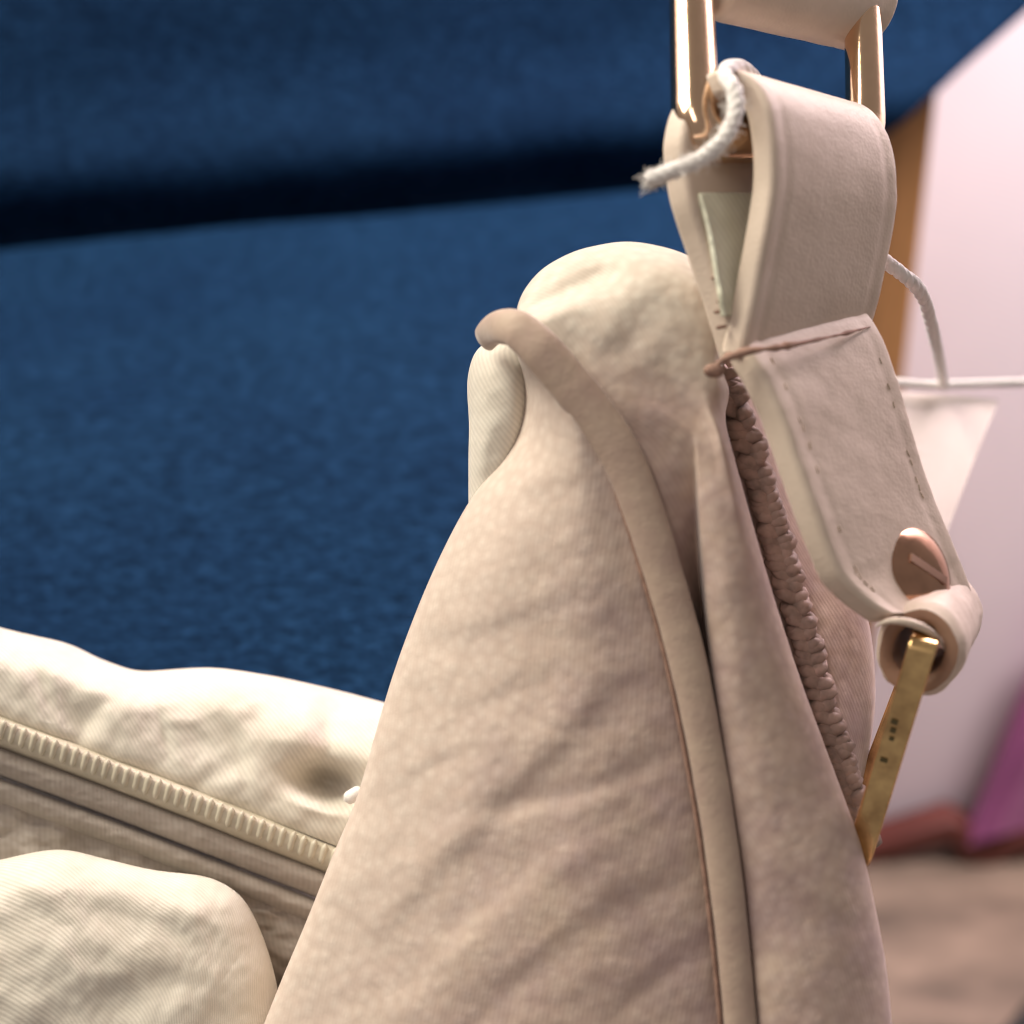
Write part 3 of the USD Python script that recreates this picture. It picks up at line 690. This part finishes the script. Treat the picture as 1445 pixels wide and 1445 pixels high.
for px_, py_, sx_, sy_ in ((1262, 1019, 11, 7), (1260, 1031, 9, 7), (1258, 1043, 8, 5), (1247, 1073, 12, 6)):
    r0 = P(px_, py_, 1.0) - C; pl = corner[0] + fwd_in * .00145
    h_ = C + r0 * (((pl - C) @ fwd_in) / (r0 @ fwd_in))
    e = trimesh.creation.box((sx_ * .000115, sy_ * .000125, .0002))
    obj('engraving', place(e, h_, np.cross(ud, fwd_in), ud, fwd_in), M_DARK, low, smooth=False)

# -- upper ring
corner = [P(982, 196, .2790), P(1222, 200, .3085), P(1214, -120, .3300), P(972, -120, .3020)]
rl = rounded_loop(corner, .006)
obj('upper_ring', sweep(rl, circle(.00425, 28), np.cross(corner[1] - corner[0], corner[3] - corner[0]), closed=True, scale=np.interp((rl - corner[0]) @ FWD, [0, .045], [1.06, .88])), M_GOLD, bag, smooth=True)

# -- shoulder strap looping round the top of the ring
near = [(1040, -320, .310), (1036, -160, .302), (1034, -60, .2965), (1028, -22, .2955), (1014, 0, .2965), (994, 6, .2985), (974, -4, .3005), (962, -30, .302), (958, -80, .304), (954, -180, .308), (950, -320, .314)]
far = [(1270, -320, .338), (1264, -160, .330), (1262, -50, .3245), (1258, 0, .3235), (1242, 36, .3235), (1214, 54, .3245), (1182, 44, .326), (1166, 10, .328), (1160, -60, .330), (1156, -180, .334), (1152, -320, .340)]
me, at2 = ribbon(near, far, 0.0052, n=160, m=40, wob=0.00015, seed=13, groove=(0.0042, 0.0002))
obj('shoulder_strap', me, M_LEATHER, bag, smooth=40)

# ------------------------------------------------------------------ price tag on a cotton string
tag = thing('price_tag', 'pale card price tag on a white cotton string tied through the gold ring', 'tag')
def twisted(name, pts, r, n=140, turns=26, label=None):
    q = cam_to_world(spline(pts, n)); t = frames(q)
    a = np.cross(t, FWD + .2 * UP); a /= np.linalg.norm(a, axis=1, keepdims=True); b = np.cross(t, a)
    th = np.linspace(0, turns * 2 * math.pi, n)
    parts = []
    for k in range(3):
        c_, s_ = np.cos(th + k * 2.094)[:, None], np.sin(th + k * 2.094)[:, None]
        parts.append(sweep(q + (a * c_ + b * s_) * r * .28, circle(r * .74, 10), FWD, scale=1 + .25 * (meshkit.fbm(np.stack([np.linspace(0, 20, n), np.full(n, k * 5.), np.zeros(n)], 1), 2, k) - .5)))
    mm = trimesh.util.concatenate(parts)
    obj(name, mm, M_COTTON, tag, smooth=True)
twisted('string', [(1075, 128, .300), (1040, 94, .289), (1024, 100, .2755), (1037, 130, .2695), (1036, 165, .2680), (1015, 203, .2670), (978, 230, .2665), (942, 244, .2665), (916, 254, .2670)], .0015, turns=7, n=220)
twisted('string', [(1215, 345, .322), (1245, 366, .312), (1272, 386, .312), (1296, 408, .322), (1312, 448, .350), (1322, 490, .385), (1328, 522, .42), (1332, 545, .44)], .0015, turns=8, n=200)
twisted('string', [(1225, 536, .425), (1265, 540, .43), (1330, 543, .44), (1400, 541, .45), (1500, 538, .46)], .0013, turns=14, n=220)
# loose cotton fibres standing off the string
fz = []
sp = spline([(1040, 94, .289), (1024, 100, .2755), (1037, 130, .2695), (1036, 165, .2680), (1015, 203, .2670), (978, 230, .2665), (942, 244, .2665), (916, 254, .2670)], 200)
for k in range(420):
    a = cam_to_world(sp[rng.integers(40, 200)]) + rng.normal(0, 1, 3) * .0005
    v = rng.normal(0, 1, 3); v = v / np.linalg.norm(v) * (.0017 + .0011 * rng.random()); w2 = rng.normal(0, .0004, 3)
    fz.append(sweep(np.array([a, a + v * .6 + w2, a + v]), circle(.00005, 3), FWD + .1 * RIGHT))
obj('string_fuzz', trimesh.util.concatenate(fz), M_COTTON, tag, kind='stuff')
# frayed fibres at the cut string end
fr = []
for k in range(70):
    a = np.array([918 + rng.normal(0, 6), 253 + rng.normal(0, 7), .2668]); v = rng.normal(0, 1, 3) * [6, 6, .0008] + [-5, 2, 0]
    fr.append(sweep(cam_to_world(np.array([a, a + v * .5 + rng.normal(0, 2, 3) * [1, 1, 0], a + v])), circle(.00006, 4), FWD + .1 * RIGHT))
obj('string_fray', trimesh.util.concatenate(fr), M_COTTON, tag)
rows = [[(1225, 548, .43), (1300, 552, .44), (1360, 557, .447), (1412, 562, .452)], [(1225, 640, .412), (1290, 640, .419), (1335, 642, .424), (1378, 645, .428)], [(1240, 730, .394), (1280, 735, .398), (1312, 740, .401), (1340, 744, .404)], [(1240, 830, .376), (1265, 832, .378), (1285, 835, .380), (1304, 838, .382)]]
A = interp_rows(rows, 40, 40, (1, 1))
me, uv = cloth(cam_to_world(A), .0008); obj('card', me, M_CARD, tag, smooth=30)
